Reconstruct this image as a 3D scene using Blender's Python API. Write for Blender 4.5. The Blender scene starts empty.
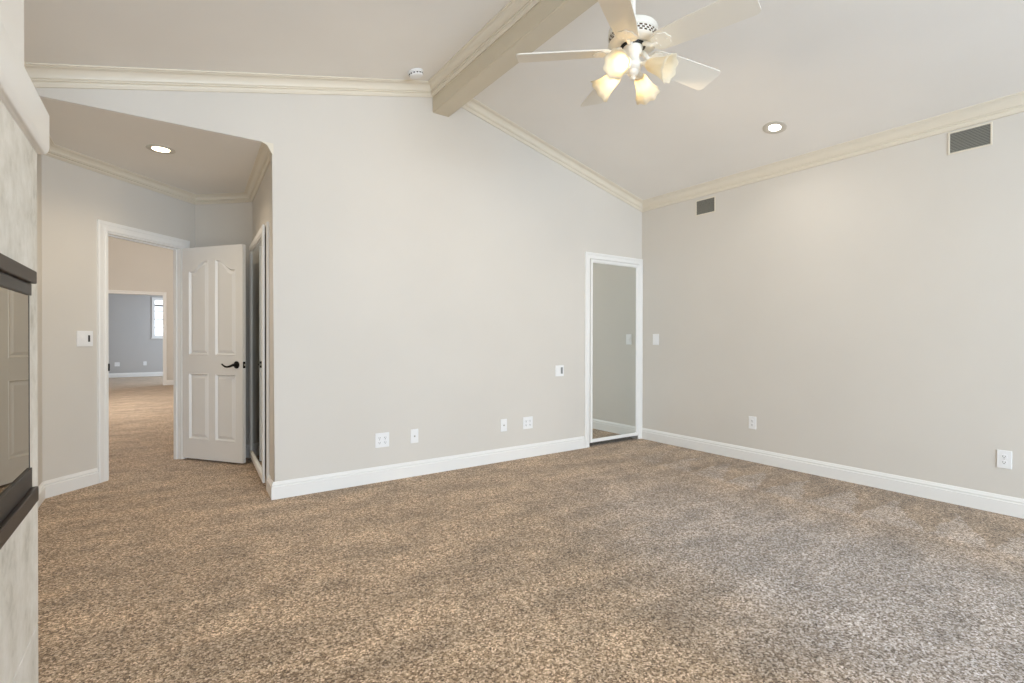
import bpy, bmesh, math, random
from math import sin, cos, pi, radians, sqrt, atan2
from mathutils import Vector, Matrix, Euler

SC = bpy.context.scene
COL = SC.collection

# ------------------------------------------------------------------ camera
FPX = 501.53
cam_d = bpy.data.cameras.new('camera')
cam_d.sensor_width = 36.0
cam_d.lens = FPX / 1024.0 * 36.0
cam_d.clip_start = 0.05
cam = bpy.data.objects.new('camera', cam_d)
COL.objects.link(cam)
_yaw, _pit, _rol = radians(34.8467), radians(-0.29476), radians(0.10731)
_F = Vector((sin(_yaw) * cos(_pit), cos(_yaw) * cos(_pit), sin(_pit)))
_R0 = Vector((cos(_yaw), -sin(_yaw), 0))
_U0 = _R0.cross(_F)
_R = _R0 * cos(_rol) + _U0 * sin(_rol)
_U = -_R0 * sin(_rol) + _U0 * cos(_rol)
cam.matrix_world = Matrix(((_R.x, _U.x, -_F.x, 0), (_R.y, _U.y, -_F.y, 0), (_R.z, _U.z, -_F.z, 1.17), (0, 0, 0, 1)))
SC.camera = cam

# ------------------------------------------------------------------ view / world
SC.view_settings.view_transform = 'Standard'
SC.view_settings.look = 'None'
SC.view_settings.gamma = 1.0
SC.view_settings.use_curve_mapping = False
SC.view_settings.exposure = 0.0
SC.cycles.max_bounces = 16
SC.cycles.diffuse_bounces = 8
SC.cycles.glossy_bounces = 6
SC.cycles.transmission_bounces = 8
SC.cycles.sample_clamp_indirect = 8.0

world = bpy.data.worlds.new('world')
SC.world = world
world.use_nodes = True
_wn = world.node_tree
_bg = _wn.nodes['Background']
_bg.inputs[0].default_value = (0.86, 0.93, 1.0, 1)
_bg.inputs[1].default_value = 2.2


def area_lamp(name, loc, rot, sx, sy, power, color):
    d = bpy.data.lights.new(name, 'AREA')
    d.shape = 'RECTANGLE'
    d.size, d.size_y = sx, sy
    d.energy = power
    d.color = color
    o = bpy.data.objects.new(name, d)
    o.location = loc
    o.rotation_euler = rot
    COL.objects.link(o)
    return o


# daylight falling through the near wall's window
area_lamp('window_daylight', (1.35, -4.52, 1.40), (radians(90), 0, 0), 3.9, 2.2, 322, (0.66, 0.82, 1.0))
area_lamp('hall_fill', (-2.42, 10.5, 2.1), (radians(90), 0, radians(-90)), 3.0, 2.6, 118, (1.0, 0.96, 0.92))  # added fill lamp, brightens the hall from an unseen side opening
area_lamp('far_room_fill', (2.12, 17.2, 1.5), (radians(90), 0, radians(90)), 2.0, 1.6, 66, (0.60, 0.78, 1.0))  # added cool fill at an unseen side opening of the far room

# ------------------------------------------------------------------ materials


def lin(c):
    r = []
    for v in c:
        v = v / 255.0
        r.append(v / 12.92 if v <= 0.04045 else ((v + 0.055) / 1.055) ** 2.4)
    return (r[0], r[1], r[2], 1.0)


def new_mat(name):
    m = bpy.data.materials.new(name)
    m.use_nodes = True
    nt = m.node_tree
    return m, nt, nt.nodes['Principled BSDF']


def paint(name, col, rough=0.6, bump=0.0, scale=180.0, spec=0.3, vary=0.02):
    m, nt, b = new_mat(name)
    b.inputs['Roughness'].default_value = rough
    b.inputs['Specular IOR Level'].default_value = spec
    tc = nt.nodes.new('ShaderNodeTexCoord')
    n = nt.nodes.new('ShaderNodeTexNoise')
    n.inputs['Scale'].default_value = 1.3
    n.inputs['Detail'].default_value = 3
    nt.links.new(tc.outputs['Object'], n.inputs['Vector'])
    r = nt.nodes.new('ShaderNodeValToRGB')
    c = lin(col)
    r.color_ramp.elements[0].position = 0.3
    r.color_ramp.elements[1].position = 0.7
    r.color_ramp.elements[0].color = tuple(v * (1 - vary) for v in c[:3]) + (1,)
    r.color_ramp.elements[1].color = tuple(min(1, v * (1 + vary)) for v in c[:3]) + (1,)
    nt.links.new(n.outputs['Fac'], r.inputs['Fac'])
    nt.links.new(r.outputs['Color'], b.inputs['Base Color'])
    if bump:
        n2 = nt.nodes.new('ShaderNodeTexNoise')
        n2.inputs['Scale'].default_value = scale
        n2.inputs['Detail'].default_value = 2
        nt.links.new(tc.outputs['Object'], n2.inputs['Vector'])
        bp = nt.nodes.new('ShaderNodeBump')
        bp.inputs['Strength'].default_value = bump
        bp.inputs['Distance'].default_value = 0.002
        nt.links.new(n2.outputs['Fac'], bp.inputs['Height'])
        nt.links.new(bp.outputs['Normal'], b.inputs['Normal'])
    return m


def simple(name, col, rough=0.4, metal=0.0, spec=0.5):
    m, nt, b = new_mat(name)
    b.inputs['Base Color'].default_value = lin(col)
    b.inputs['Roughness'].default_value = rough
    b.inputs['Metallic'].default_value = metal
    b.inputs['Specular IOR Level'].default_value = spec
    return m


def emitter(name, col, strength):
    m, nt, b = new_mat(name)
    b.inputs['Base Color'].default_value = (0.8, 0.8, 0.8, 1)
    b.inputs['Emission Color'].default_value = lin(col)
    b.inputs['Emission Strength'].default_value = strength
    return m


class NT:
    """small helper to chain math nodes"""

    def __init__(self, nt):
        self.nt = nt

    def m(self, op, a, b=None, clamp=False):
        n = self.nt.nodes.new('ShaderNodeMath')
        n.operation = op
        n.use_clamp = clamp
        for i, v in enumerate((a, b)):
            if v is None:
                continue
            if isinstance(v, (int, float)):
                n.inputs[i].default_value = v
            else:
                self.nt.links.new(v, n.inputs[i])
        return n.outputs[0]

    def smooth(self, v, a, b):
        n = self.nt.nodes.new('ShaderNodeMapRange')
        n.interpolation_type = 'SMOOTHSTEP'
        n.inputs['From Min'].default_value = a
        n.inputs['From Max'].default_value = b
        self.nt.links.new(v, n.inputs['Value'])
        return n.outputs[0]

    def noise(self, vec, scale, detail=2, rough=0.5):
        n = self.nt.nodes.new('ShaderNodeTexNoise')
        n.inputs['Scale'].default_value = scale
        n.inputs['Detail'].default_value = detail
        n.inputs['Roughness'].default_value = rough
        self.nt.links.new(vec, n.inputs['Vector'])
        return n.outputs['Fac']

    def mix(self, fac, a, b, mode='MIX'):
        n = self.nt.nodes.new('ShaderNodeMix')
        n.data_type = 'RGBA'
        n.blend_type = mode
        for s, v in ((n.inputs[0], fac), (n.inputs[6], a), (n.inputs[7], b)):
            if isinstance(v, (int, float)):
                s.default_value = v
            elif isinstance(v, tuple):
                s.default_value = v
            else:
                self.nt.links.new(v, s)
        return n.outputs[2]


def make_carpet():
    m, nt, b = new_mat('carpet')
    k = NT(nt)
    tc = nt.nodes.new('ShaderNodeTexCoord')
    P = tc.outputs['Object']
    sep = nt.nodes.new('ShaderNodeSeparateXYZ')
    nt.links.new(P, sep.inputs[0])
    x, y = sep.outputs[0], sep.outputs[1]
    # tuft speckle: every tuft a shade of its own
    def tufts(scale):
        v = nt.nodes.new('ShaderNodeTexVoronoi')
        v.inputs['Scale'].default_value = scale
        nt.links.new(P, v.inputs['Vector'])
        w = nt.nodes.new('ShaderNodeSeparateColor')
        nt.links.new(v.outputs['Color'], w.inputs[0])
        return w.outputs[0], v.outputs['Distance']
    va, da = tufts(140)
    vb, db = tufts(250)
    sp = k.m('ADD', k.m('ADD', k.m('MULTIPLY', va, 0.50), k.m('MULTIPLY', vb, 0.25)), k.m('MULTIPLY', k.noise(P, 60, 2, 0.6), 0.25))
    ramp = nt.nodes.new('ShaderNodeValToRGB')
    cr = ramp.color_ramp
    cr.elements[0].position = 0.15
    cr.elements[0].color = lin((70, 50, 32))
    cr.elements[1].position = 0.85
    cr.elements[1].color = lin((232, 210, 184))
    e = cr.elements.new(0.38)
    e.color = lin((132, 107, 80))
    e = cr.elements.new(0.60)
    e.color = lin((182, 156, 127))
    nt.links.new(sp, ramp.inputs['Fac'])
    # brushed-nap patches: broad blotches, stretched strokes
    mp = nt.nodes.new('ShaderNodeMapping')
    mp.inputs['Rotation'].default_value = (0, 0, radians(35))
    mp.inputs['Scale'].default_value = (1.0, 3.0, 1)
    nt.links.new(P, mp.inputs[0])
    b1 = k.smooth(k.noise(mp.outputs[0], 1.6, 4, 0.6), 0.35, 0.66)
    b2 = k.smooth(k.noise(P, 5.0, 3, 0.6), 0.3, 0.7)
    nap = k.m('ADD', k.m('MULTIPLY', b1, 0.36), k.m('MULTIPLY', b2, 0.26))     # 0..0.40
    # vacuum wedges beside the right wall
    wob = k.m('MULTIPLY', k.m('SUBTRACT', k.noise(P, 4.0, 2), 0.5), 0.22)
    yy = k.m('ADD', k.m('ADD', y, k.m('MULTIPLY', x, -0.20)), wob)
    fr = k.m('FRACT', k.m('DIVIDE', yy, 0.33))
    d = k.m('MULTIPLY', k.m('ABSOLUTE', k.m('SUBTRACT', fr, 0.5)), 0.33)
    half = k.m('MULTIPLY', k.m('DIVIDE', k.m('SUBTRACT', 4.42, x), 0.62), 0.16)
    ins = k.smooth(k.m('SUBTRACT', half, d), -0.01, 0.02)
    gate = k.m('MULTIPLY', k.smooth(x, 3.72, 3.86), k.smooth(y, 4.2, 2.2))
    wedge = k.m('MULTIPLY', ins, gate)
    strip = k.m('MULTIPLY', k.smooth(x, 3.70, 3.92), k.smooth(y, 4.2, 2.4))          # darker strip along the wall
    band = k.m('MULTIPLY', k.smooth(x, 3.05, 3.45), k.smooth(x, 3.85, 3.62))         # darker sweep beside it
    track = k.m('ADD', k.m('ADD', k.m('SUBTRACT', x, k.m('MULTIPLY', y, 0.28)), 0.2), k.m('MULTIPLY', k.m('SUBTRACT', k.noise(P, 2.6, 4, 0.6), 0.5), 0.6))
    swath = k.m('MULTIPLY', k.m('MULTIPLY', k.smooth(track, 1.35, 2.35), k.smooth(x, 4.1, 3.1)), k.smooth(y, 3.9, 1.2))   # paler vacuum pass, also the mask of the painted window sheen
    tone = k.m('ADD', 0.88, nap)
    tone = k.m('ADD', tone, k.m('MULTIPLY', wedge, 0.34))
    tone = k.m('SUBTRACT', tone, k.m('MULTIPLY', strip, 0.30))
    tone = k.m('SUBTRACT', tone, k.m('MULTIPLY', band, 0.10))
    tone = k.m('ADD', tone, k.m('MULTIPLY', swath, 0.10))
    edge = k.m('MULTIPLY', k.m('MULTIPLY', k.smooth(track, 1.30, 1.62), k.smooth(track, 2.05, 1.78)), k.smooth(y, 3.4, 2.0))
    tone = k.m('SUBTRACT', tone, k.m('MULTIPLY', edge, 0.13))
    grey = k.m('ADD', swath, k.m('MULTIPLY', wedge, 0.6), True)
    cmb = nt.nodes.new('ShaderNodeCombineColor')
    for i in range(3):
        nt.links.new(tone, cmb.inputs[i])
    col = k.mix(1.0, ramp.outputs['Color'], cmb.outputs[0], 'MULTIPLY')
    # cool sheen of window light, painted into the colour as a blue-grey tint
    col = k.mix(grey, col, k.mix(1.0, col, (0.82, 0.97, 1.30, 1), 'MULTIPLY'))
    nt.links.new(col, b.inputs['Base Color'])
    b.inputs['Roughness'].default_value = 0.95
    b.inputs['Specular IOR Level'].default_value = 0.1
    b.inputs['Sheen Weight'].default_value = 0.25
    b.inputs['Sheen Roughness'].default_value = 0.5
    bp = nt.nodes.new('ShaderNodeBump')
    bp.inputs['Strength'].default_value = 0.6
    bp.inputs['Distance'].default_value = 0.008
    nt.links.new(sp, bp.inputs['Height'])
    nt.links.new(bp.outputs['Normal'], b.inputs['Normal'])
    return m


def make_stone():
    m, nt, b = new_mat('limestone')
    k = NT(nt)
    tc = nt.nodes.new('ShaderNodeTexCoord')
    P = tc.outputs['Object']
    sep = nt.nodes.new('ShaderNodeSeparateXYZ')
    nt.links.new(P, sep.inputs[0])
    n1 = k.noise(P, 6, 6, 0.65)
    n2 = k.noise(P, 26, 4, 0.6)
    r = nt.nodes.new('ShaderNodeValToRGB')
    r.color_ramp.elements[0].position = 0.33
    r.color_ramp.elements[0].color = lin((186, 184, 174))
    r.color_ramp.elements[1].position = 0.62
    r.color_ramp.elements[1].color = lin((236, 235, 230))
    e = r.color_ramp.elements.new(0.45)
    e.color = lin((218, 216, 208))
    nt.links.new(k.m('ADD', k.m('MULTIPLY', n1, 0.75), k.m('MULTIPLY', n2, 0.25)), r.inputs['Fac'])
    nt.links.new(r.outputs['Color'], b.inputs['Base Color'])
    b.inputs['Roughness'].default_value = 0.45
    return m


def make_glass(name, tint=(1, 1, 1, 1), refl=0.0):
    m = bpy.data.materials.new(name)
    m.use_nodes = True
    nt = m.node_tree
    nt.nodes.clear()
    out = nt.nodes.new('ShaderNodeOutputMaterial')
    tr = nt.nodes.new('ShaderNodeBsdfTransparent')
    tr.inputs[0].default_value = tint
    gl = nt.nodes.new('ShaderNodeBsdfGlossy')
    gl.inputs['Roughness'].default_value = 0.01
    fr = nt.nodes.new('ShaderNodeFresnel')
    fr.inputs['IOR'].default_value = 1.5 + refl
    mx = nt.nodes.new('ShaderNodeMixShader')
    if refl:
        gl.inputs[0].default_value = (1.0, 0.95, 0.84, 1)
        mr = nt.nodes.new('ShaderNodeMapRange')
        mr.inputs['To Min'].default_value = 0.38
        nt.links.new(fr.outputs[0], mr.inputs['Value'])
        nt.links.new(mr.outputs[0], mx.inputs[0])
    else:
        nt.links.new(fr.outputs[0], mx.inputs[0])
    nt.links.new(tr.outputs[0], mx.inputs[1])
    nt.links.new(gl.outputs[0], mx.inputs[2])
    nt.links.new(mx.outputs[0], out.inputs[0])
    return m


def make_shade():
    m = bpy.data.materials.new('frosted_shade')
    m.use_nodes = True
    nt = m.node_tree
    nt.nodes.clear()
    out = nt.nodes.new('ShaderNodeOutputMaterial')
    df = nt.nodes.new('ShaderNodeBsdfDiffuse')
    df.inputs[0].default_value = lin((252, 246, 230))
    tl = nt.nodes.new('ShaderNodeBsdfTranslucent')
    tl.inputs[0].default_value = lin((255, 248, 232))
    mx = nt.nodes.new('ShaderNodeMixShader')
    mx.inputs[0].default_value = 0.6
    nt.links.new(df.outputs[0], mx.inputs[1])
    nt.links.new(tl.outputs[0], mx.inputs[2])
    nt.links.new(mx.outputs[0], out.inputs[0])
    return m


M = {}
M['wall'] = paint('wall_paint', (216, 211, 203), 0.65, 0.12, 160)
M['ceil'] = paint('ceiling_paint', (240, 237, 232), 0.75, 0.12, 120)
M['beam'] = paint('beam_paint', (214, 205, 186), 0.6, 0.08, 160)
M['trim'] = paint('trim_paint', (238, 237, 234), 0.35, 0, spec=0.4, vary=0.006)
M['crown'] = paint('crown_paint', (228, 220, 204), 0.4, 0, spec=0.4, vary=0.006)
M['bluewall'] = paint('far_room_paint', (190, 187, 184), 0.65)
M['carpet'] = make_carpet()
M['stone'] = make_stone()
M['grout'] = paint('grout', (228, 226, 220), 0.8)
M['black'] = simple('black_bronze', (28, 25, 24), 0.35, 0.6)
M['bronze'] = simple('dark_bronze_metal', (62, 52, 44), 0.38, 0.7)
M['firebrick'] = paint('firebox_liner', (38, 34, 30), 0.8, vary=0.2)
M['glass'] = make_glass('clear_glass')
M['fireglass'] = make_glass('dark_fireplace_glass', (0.35, 0.33, 0.30, 1), 0.75)
M['mirror'] = simple('mirror_silver', (228, 232, 230), 0.01, 1.0)
M['plastic'] = simple('white_plastic', (240, 240, 240), 0.35)
M['greyplastic'] = simple('grey_plastic', (138, 138, 138), 0.4)
M['darkslot'] = simple('dark_slot', (40, 38, 36), 0.6)
M['brass'] = simple('brushed_nickel', (190, 186, 178), 0.3, 1.0)
M['fanwhite'] = paint('fan_white', (240, 236, 226), 0.35, vary=0.005)
M['blade'] = paint('fan_blade', (236, 231, 220), 0.4, vary=0.01)
M['shade'] = make_shade()
M['bulb'] = emitter('lit_bulb', (255, 228, 180), 7.5)
M['offbulb'] = simple('unlit_bulb', (235, 228, 214), 0.3)
M['lens_warm'] = emitter('lit_lens_warm', (255, 236, 200), 9.0)
M['lens_cool'] = emitter('lit_lens_white', (255, 250, 240), 6.0)
M['baffle'] = simple('light_baffle', (206, 201, 190), 0.4)
M['grille'] = paint('vent_grille', (150, 149, 141), 0.6, vary=0.02)
M['vent_dark'] = simple('vent_dark', (92, 91, 86), 0.8)
M['dark'] = simple('closet_dark', (26, 26, 28), 0.9)
M['wood'] = simple('log_brown', (82, 60, 42), 0.8)

# ------------------------------------------------------------------ object helpers


def props(o, label=None, cat=None, group=None, kind=None):
    if label:
        o['label'] = label
    if cat:
        o['category'] = cat
    if group:
        o['group'] = group
    if kind:
        o['kind'] = kind
    return o


def empty(name, loc=(0, 0, 0), rot=(0, 0, 0), **k):
    o = bpy.data.objects.new(name, None)
    o.empty_display_size = 0.1
    o.location = loc
    o.rotation_euler = rot
    COL.objects.link(o)
    return props(o, **k)


def build(name, bm, mat, parent=None, smooth=False, recalc=True, **k):
    if recalc:
        bmesh.ops.recalc_face_normals(bm, faces=bm.faces[:])
    me = bpy.data.meshes.new(name)
    bm.to_mesh(me)
    bm.free()
    me.materials.append(mat)
    if smooth:
        me.polygons.foreach_set('use_smooth', [True] * len(me.polygons))
        try:
            me.set_sharp_from_angle(angle=radians(38))
        except Exception:
            pass
    o = bpy.data.objects.new(name, me)
    COL.objects.link(o)
    if parent:
        o.parent = parent
    return props(o, **k)


def box(bm, x0, x1, y0, y1, z0, z1, bev=0.0, seg=2):
    t = bmesh.new()
    bmesh.ops.create_cube(t, size=1)
    for v in t.verts:
        v.co = Vector(((x0 + x1) / 2 + v.co.x * (x1 - x0), (y0 + y1) / 2 + v.co.y * (y1 - y0), (z0 + z1) / 2 + v.co.z * (z1 - z0)))
    if bev:
        bmesh.ops.bevel(t, geom=t.edges[:], offset=bev, segments=seg, profile=0.5, affect='EDGES')
    merge(bm, t)


def merge(bm, t, mat=None):
    me = bpy.data.meshes.new('tmp')
    t.to_mesh(me)
    t.free()
    if mat is not None:
        me.transform(mat)
    bm.from_mesh(me)
    bpy.data.meshes.remove(me)


def prism(bm, poly, f0, f1):
    """poly: 2d points; f0/f1 map a 2d point to 3d ends"""
    a = [bm.verts.new(f0(*p)) for p in poly]
    b = [bm.verts.new(f1(*p)) for p in poly]
    n = len(poly)
    for i in range(n):
        bm.faces.new((a[i], a[(i + 1) % n], b[(i + 1) % n], b[i]))
    bm.faces.new(a[::-1])
    bm.faces.new(b)


def sweep(bm, profile, frames, closed_profile=True):
    rings = [[bm.verts.new(f(*p)) for p in profile] for f in frames]
    n = len(profile)
    rng = n if closed_profile else n - 1
    for r0, r1 in zip(rings, rings[1:]):
        for i in range(rng):
            bm.faces.new((r0[i], r0[(i + 1) % n], r1[(i + 1) % n], r1[i]))
    if closed_profile:
        bm.faces.new(rings[0][::-1])
        bm.faces.new(rings[-1])


def path2d(pts, side):
    """mitred offset frames along a horizontal polyline; side=+1 offsets to the left of travel"""
    fr = []
    P = [Vector(p) for p in pts]
    for i, p in enumerate(P):
        ns = []
        if i > 0:
            d = (P[i] - P[i - 1]).normalized()
            ns.append(Vector((-d.y, d.x)) * side)
        if i < len(P) - 1:
            d = (P[i + 1] - P[i]).normalized()
            ns.append(Vector((-d.y, d.x)) * side)
        if len(ns) == 2:
            n = ns[0] + ns[1]
            n = n / (n.length_squared / 2)
        else:
            n = ns[0]
        fr.append((p, n))
    return fr


def sweep2d(bm, profile, pts, side, z0=0.0, zs=1.0):
    fr = [(lambda a, b, p=p, n=n: (p.x + n.x * a, p.y + n.y * a, z0 + zs * b)) for p, n in path2d(pts, side)]
    sweep(bm, profile, fr)


def lathe(bm, prof, seg=32, mat=None, capa=True, capb=True):
    t = bmesh.new()
    rings = []
    for r, z in prof:
        rings.append([t.verts.new((r * cos(2 * pi * i / seg), r * sin(2 * pi * i / seg), z)) for i in range(seg)])
    for r0, r1 in zip(rings, rings[1:]):
        for i in range(seg):
            t.faces.new((r0[i], r0[(i + 1) % seg], r1[(i + 1) % seg], r1[i]))
    if capa:
        t.faces.new(rings[0][::-1])
    if capb:
        t.faces.new(rings[-1])
    merge(bm, t, mat)


def tube(bm, pts, radii, seg=12):
    P = [Vector(p) for p in pts]
    if isinstance(radii, (int, float)):
        radii = [radii] * len(P)
    rings = []
    up = Vector((0, 0, 1))
    for i, p in enumerate(P):
        d = (P[min(i + 1, len(P) - 1)] - P[max(i - 1, 0)]).normalized()
        u = d.cross(up)
        if u.length < 1e-3:
            u = d.cross(Vector((1, 0, 0)))
        u.normalize()
        v = d.cross(u)
        rings.append([bm.verts.new(p + (u * cos(2 * pi * k / seg) + v * sin(2 * pi * k / seg)) * radii[i]) for k in range(seg)])
    for r0, r1 in zip(rings, rings[1:]):
        for i in range(seg):
            bm.faces.new((r0[i], r0[(i + 1) % seg], r1[(i + 1) % seg], r1[i]))
    bm.faces.new(rings[0][::-1])
    bm.faces.new(rings[-1])


# ------------------------------------------------------------------ dimensions
XR, YB = 4.636, 3.981          # right wall, back wall
XL = -0.72                     # left wall
YN = -4.4                      # near wall (behind the camera)
RX, RZ = 2.01, 3.392           # ridge
SL, SR = 0.2530, 0.2437         # ceiling slopes left and right


def zc(x):
    return RZ - SL * (RX - x) if x < RX else RZ - SR * (x - RX)


AX0, AX1 = 0.66, 0.7233        # alcove right wall, front and back
ALC = [(XL, 4.94), (0.266, 5.926), (AX1, 5.49), (AX0, YB)]
AZ = 2.582                     # alcove ceiling
S2 = sqrt(0.5)
STR = 'structure'

# ------------------------------------------------------------------ floor, walls, ceilings
bm = bmesh.new()
box(bm, -3.2, 5.4, -4.8, 19.6, -0.12, 0.0)
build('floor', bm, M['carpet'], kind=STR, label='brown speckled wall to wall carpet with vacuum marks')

# back wall with gable, header over the alcove and closet door opening
bm = bmesh.new()
poly = [(AX0, 0), (3.785, 0), (3.785, 2.045), (4.572, 2.045), (4.572, 0), (4.78, 0), (4.78, zc(4.78) + .02), (RX, RZ + .02), (-0.85, zc(-.85) + .02), (-0.85, AZ), (AX0, AZ)]
prism(bm, poly, lambda x, z: (x, YB, z), lambda x, z: (x, YB + 0.12, z))
bm.edges.ensure_lookup_table()
ed = []
for e in bm.edges:
    a, b_ = e.verts[0].co, e.verts[1].co
    if abs(a.y - YB) < 1e-4 and abs(b_.y - YB) < 1e-4:
        if abs(a.x - AX0) < 1e-4 and abs(b_.x - AX0) < 1e-4:
            ed.append(e)
bmesh.ops.bevel(bm, geom=ed, offset=0.009, segments=5, profile=0.5, affect='EDGES')
build('wall_back', bm, M['wall'], smooth=True, kind=STR)

bm = bmesh.new()
prism(bm, [(YN - .15, 0), (YB + .12, 0), (YB + .12, 2.80), (YN - .15, 2.80)], lambda y, z: (XR, y, z), lambda y, z: (XR + .14, y, z))
build('wall_right', bm, M['wall'], kind=STR)
bm = bmesh.new()
prism(bm, [(YN - .15, 0), (4.94, 0), (4.94, 2.75), (YN - .15, 2.75)], lambda y, z: (XL, y, z), lambda y, z: (XL - .13, y, z))
build('wall_left', bm, M['wall'], kind=STR)

# near wall, behind the camera, with its wide window opening
WX0, WX1, WZ0, WZ1 = -0.65, 3.35, 0.25, 2.55
bm = bmesh.new()
for x0, x1, lo, hi in ((XL - .13, WX0, 0, None), (WX1, XR + .14, 0, None), (WX0, WX1, 0, WZ0), (WX0, WX1, WZ1, None)):
    pts = [(x0, lo), (x1, lo)]
    if hi is not None:
        pts += [(x1, hi), (x0, hi)]
    else:
        pts += [(x1, zc(x1) + .02)] + ([(RX, RZ + .02)] if x0 < RX < x1 else []) + [(x0, zc(x0) + .02)]
    prism(bm, pts, lambda x, z: (x, YN, z), lambda x, z: (x, YN - .14, z))
build('wall_near', bm, M['wall'], kind=STR)
wr = empty('window_2', ((WX0 + WX1) / 2, YN - .07, WZ0), kind=STR)
hw = (WX1 - WX0) / 2
bm = bmesh.new()
for x0, x1, z0, z1 in ((-hw, -hw + .06, 0, 2.3), (hw - .06, hw, 0, 2.3), (-.03, .03, .06, 2.24), (-hw + .06, hw - .06, 0, .06), (-hw + .06, hw - .06, 2.24, 2.3)):
    box(bm, x0, x1, -.03, .03, z0, z1, .004)
build('window_frame', bm, M['trim'], wr)

# vaulted ceiling, two slopes
bm = bmesh.new()
prism(bm, [(XL - .13, zc(XL - .13)), (RX, RZ), (XR + .14, zc(XR + .14)), (XR + .14, zc(XR + .14) + .12), (RX, RZ + .12), (XL - .13, zc(XL - .13) + .12)],
      lambda x, z: (x, YN - .14, z), lambda x, z: (x, YB + .12, z))
build('ceiling', bm, M['ceil'], kind=STR)

# ridge beam
BX0, BX1, BZ = 1.927, 2.087, 3.135
bm = bmesh.new()
prism(bm, [(BX0, BZ), (BX1, BZ), (BX1, zc(BX1) + .03), (BX0, zc(BX0) + .03)], lambda x, z: (x, YN, z), lambda x, z: (x, YB + .01, z))
bmesh.ops.bevel(bm, geom=[e for e in bm.edges if abs(e.verts[0].co.z - BZ) < 1e-4 and abs(e.verts[1].co.z - BZ) < 1e-4 and abs(e.verts[0].co.y - e.verts[1].co.y) > 1], offset=.006, segments=3, affect='EDGES')
build('ceiling_beam', bm, M['beam'], smooth=True, kind=STR)

# alcove ceiling
bm = bmesh.new()
pl = [(XL - .05, YB + .010), (AX0 - .002, YB + .010), (AX0 + .08, YB + .2), (AX1 + .06, 5.53), (0.266, 5.99), (XL - .05, 4.99)]
prism(bm, pl, lambda x, y: (x, y, AZ - .001), lambda x, y: (x, y, AZ + .10))
build('ceiling', bm, M['ceil'], kind=STR)

# alcove right wall (mirrored door hangs on it)
bm = bmesh.new()
pl = [(AX0 + .004, YB + .11), (AX1, 5.49), (AX1 + .15, 5.49), (AX0 + .15, YB + .11)]
prism(bm, pl, lambda x, y: (x, y, 0), lambda x, y: (x, y, AZ + .05))
build('wall_alcove_right', bm, M['wall'], kind=STR)
# short wall behind the open door
bm = bmesh.new()
pl = [(0.266, 5.926), (AX1 + .02, 5.47), (AX1 + .15, 5.56), (0.36, 6.02)]
prism(bm, pl, lambda x, y: (x, y, 0), lambda x, y: (x, y, AZ + .05))
build('wall_alcove_back', bm, M['wall'], kind=STR)

# diagonal wall with the doorway to the hall; local frame: u along (1,1)/sqrt2 from (-.72,4.94)
DO = Vector((XL, 4.94))


def dg(u, v, z=0):
    """u along the wall, v into the hall"""
    return (DO.x + S2 * u - S2 * v, DO.y + S2 * u + S2 * v, z)


def du(x):
    return (x - XL) / S2


OU0, OU1, OZ = du(-0.378), du(0.152), 2.045
UEND = du(0.266)
bm = bmesh.new()
prism(bm, [(-2.3, 0), (OU0, 0), (OU0, OZ), (OU1, OZ), (OU1, 0), (2.35, 0), (2.35, 4.3), (-2.3, 4.3)], lambda u, z: dg(u, 0, z), lambda u, z: dg(u, .075, z))
build('wall_diagonal', bm, M['wall'], kind=STR)

# hall beyond the doorway
HX0, HX1, HY, HZ = -2.3, 0.92, 15.2, 4.2
bm = bmesh.new()
box(bm, HX1, HX1 + .12, 6.4, HY + .12, 0, HZ)
build('wall_hall_right', bm, M['wall'], kind=STR)
bm = bmesh.new()
for y0, y1, z0, z1 in ((3.2, 9.0, 0, HZ), (12.0, HY + .12, 0, HZ), (9.0, 12.0, 0, .8), (9.0, 12.0, 3.4, HZ)):
    box(bm, HX0 - .12, HX0, y0, y1, z0, z1)
build('wall_hall_left', bm, M['wall'], kind=STR)
bm = bmesh.new()
box(bm, HX0 - .12, HX1 + .12, 3.2, HY + .12, HZ, HZ + .1)
build('ceiling', bm, M['ceil'], kind=STR)
# end wall of the hall with its wide opening
EX0, EX1, EZ = -1.75, 0.0, 2.235
bm = bmesh.new()
prism(bm, [(HX0, 0), (EX0, 0), (EX0, EZ), (EX1, EZ), (EX1, 0), (HX1, 0), (HX1, HZ), (HX0, HZ)], lambda x, z: (x, HY, z), lambda x, z: (x, HY + .14, z))
build('wall_hall_end', bm, M['wall'], kind=STR)
# far room
FX0, FX1, FY, FZ = -2.6, 1.9, 19.0, 2.75
NX0, NX1, NZ0, NZ1 = -0.25, 0.55, 1.21, 2.40
bm = bmesh.new()
for x0, x1, z0, z1 in ((FX0, NX0, 0, FZ), (NX1, FX1, 0, FZ), (NX0, NX1, 0, NZ0), (NX0, NX1, NZ1, FZ)):
    box(bm, x0, x1, FY, FY + .14, z0, z1)
build('wall_far', bm, M['bluewall'], kind=STR)
bm = bmesh.new()
box(bm, FX0 - .12, FX0, HY + .14, FY + .14, 0, FZ)
build('wall_far_left', bm, M['bluewall'], kind=STR)
bm = bmesh.new()
for y0, y1, z0, z1 in ((HY + .14, 16.2, 0, FZ), (18.2, FY + .14, 0, FZ), (16.2, 18.2, 0, .7), (16.2, 18.2, 2.3, FZ)):
    box(bm, FX1, FX1 + .12, y0, y1, z0, z1)
build('wall_far_right', bm, M['bluewall'], kind=STR)
bm = bmesh.new()
box(bm, FX0 - .12, FX1 + .12, HY + .14, FY + .14, FZ, FZ + .1)
build('ceiling', bm, M['ceil'], kind=STR)
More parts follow.
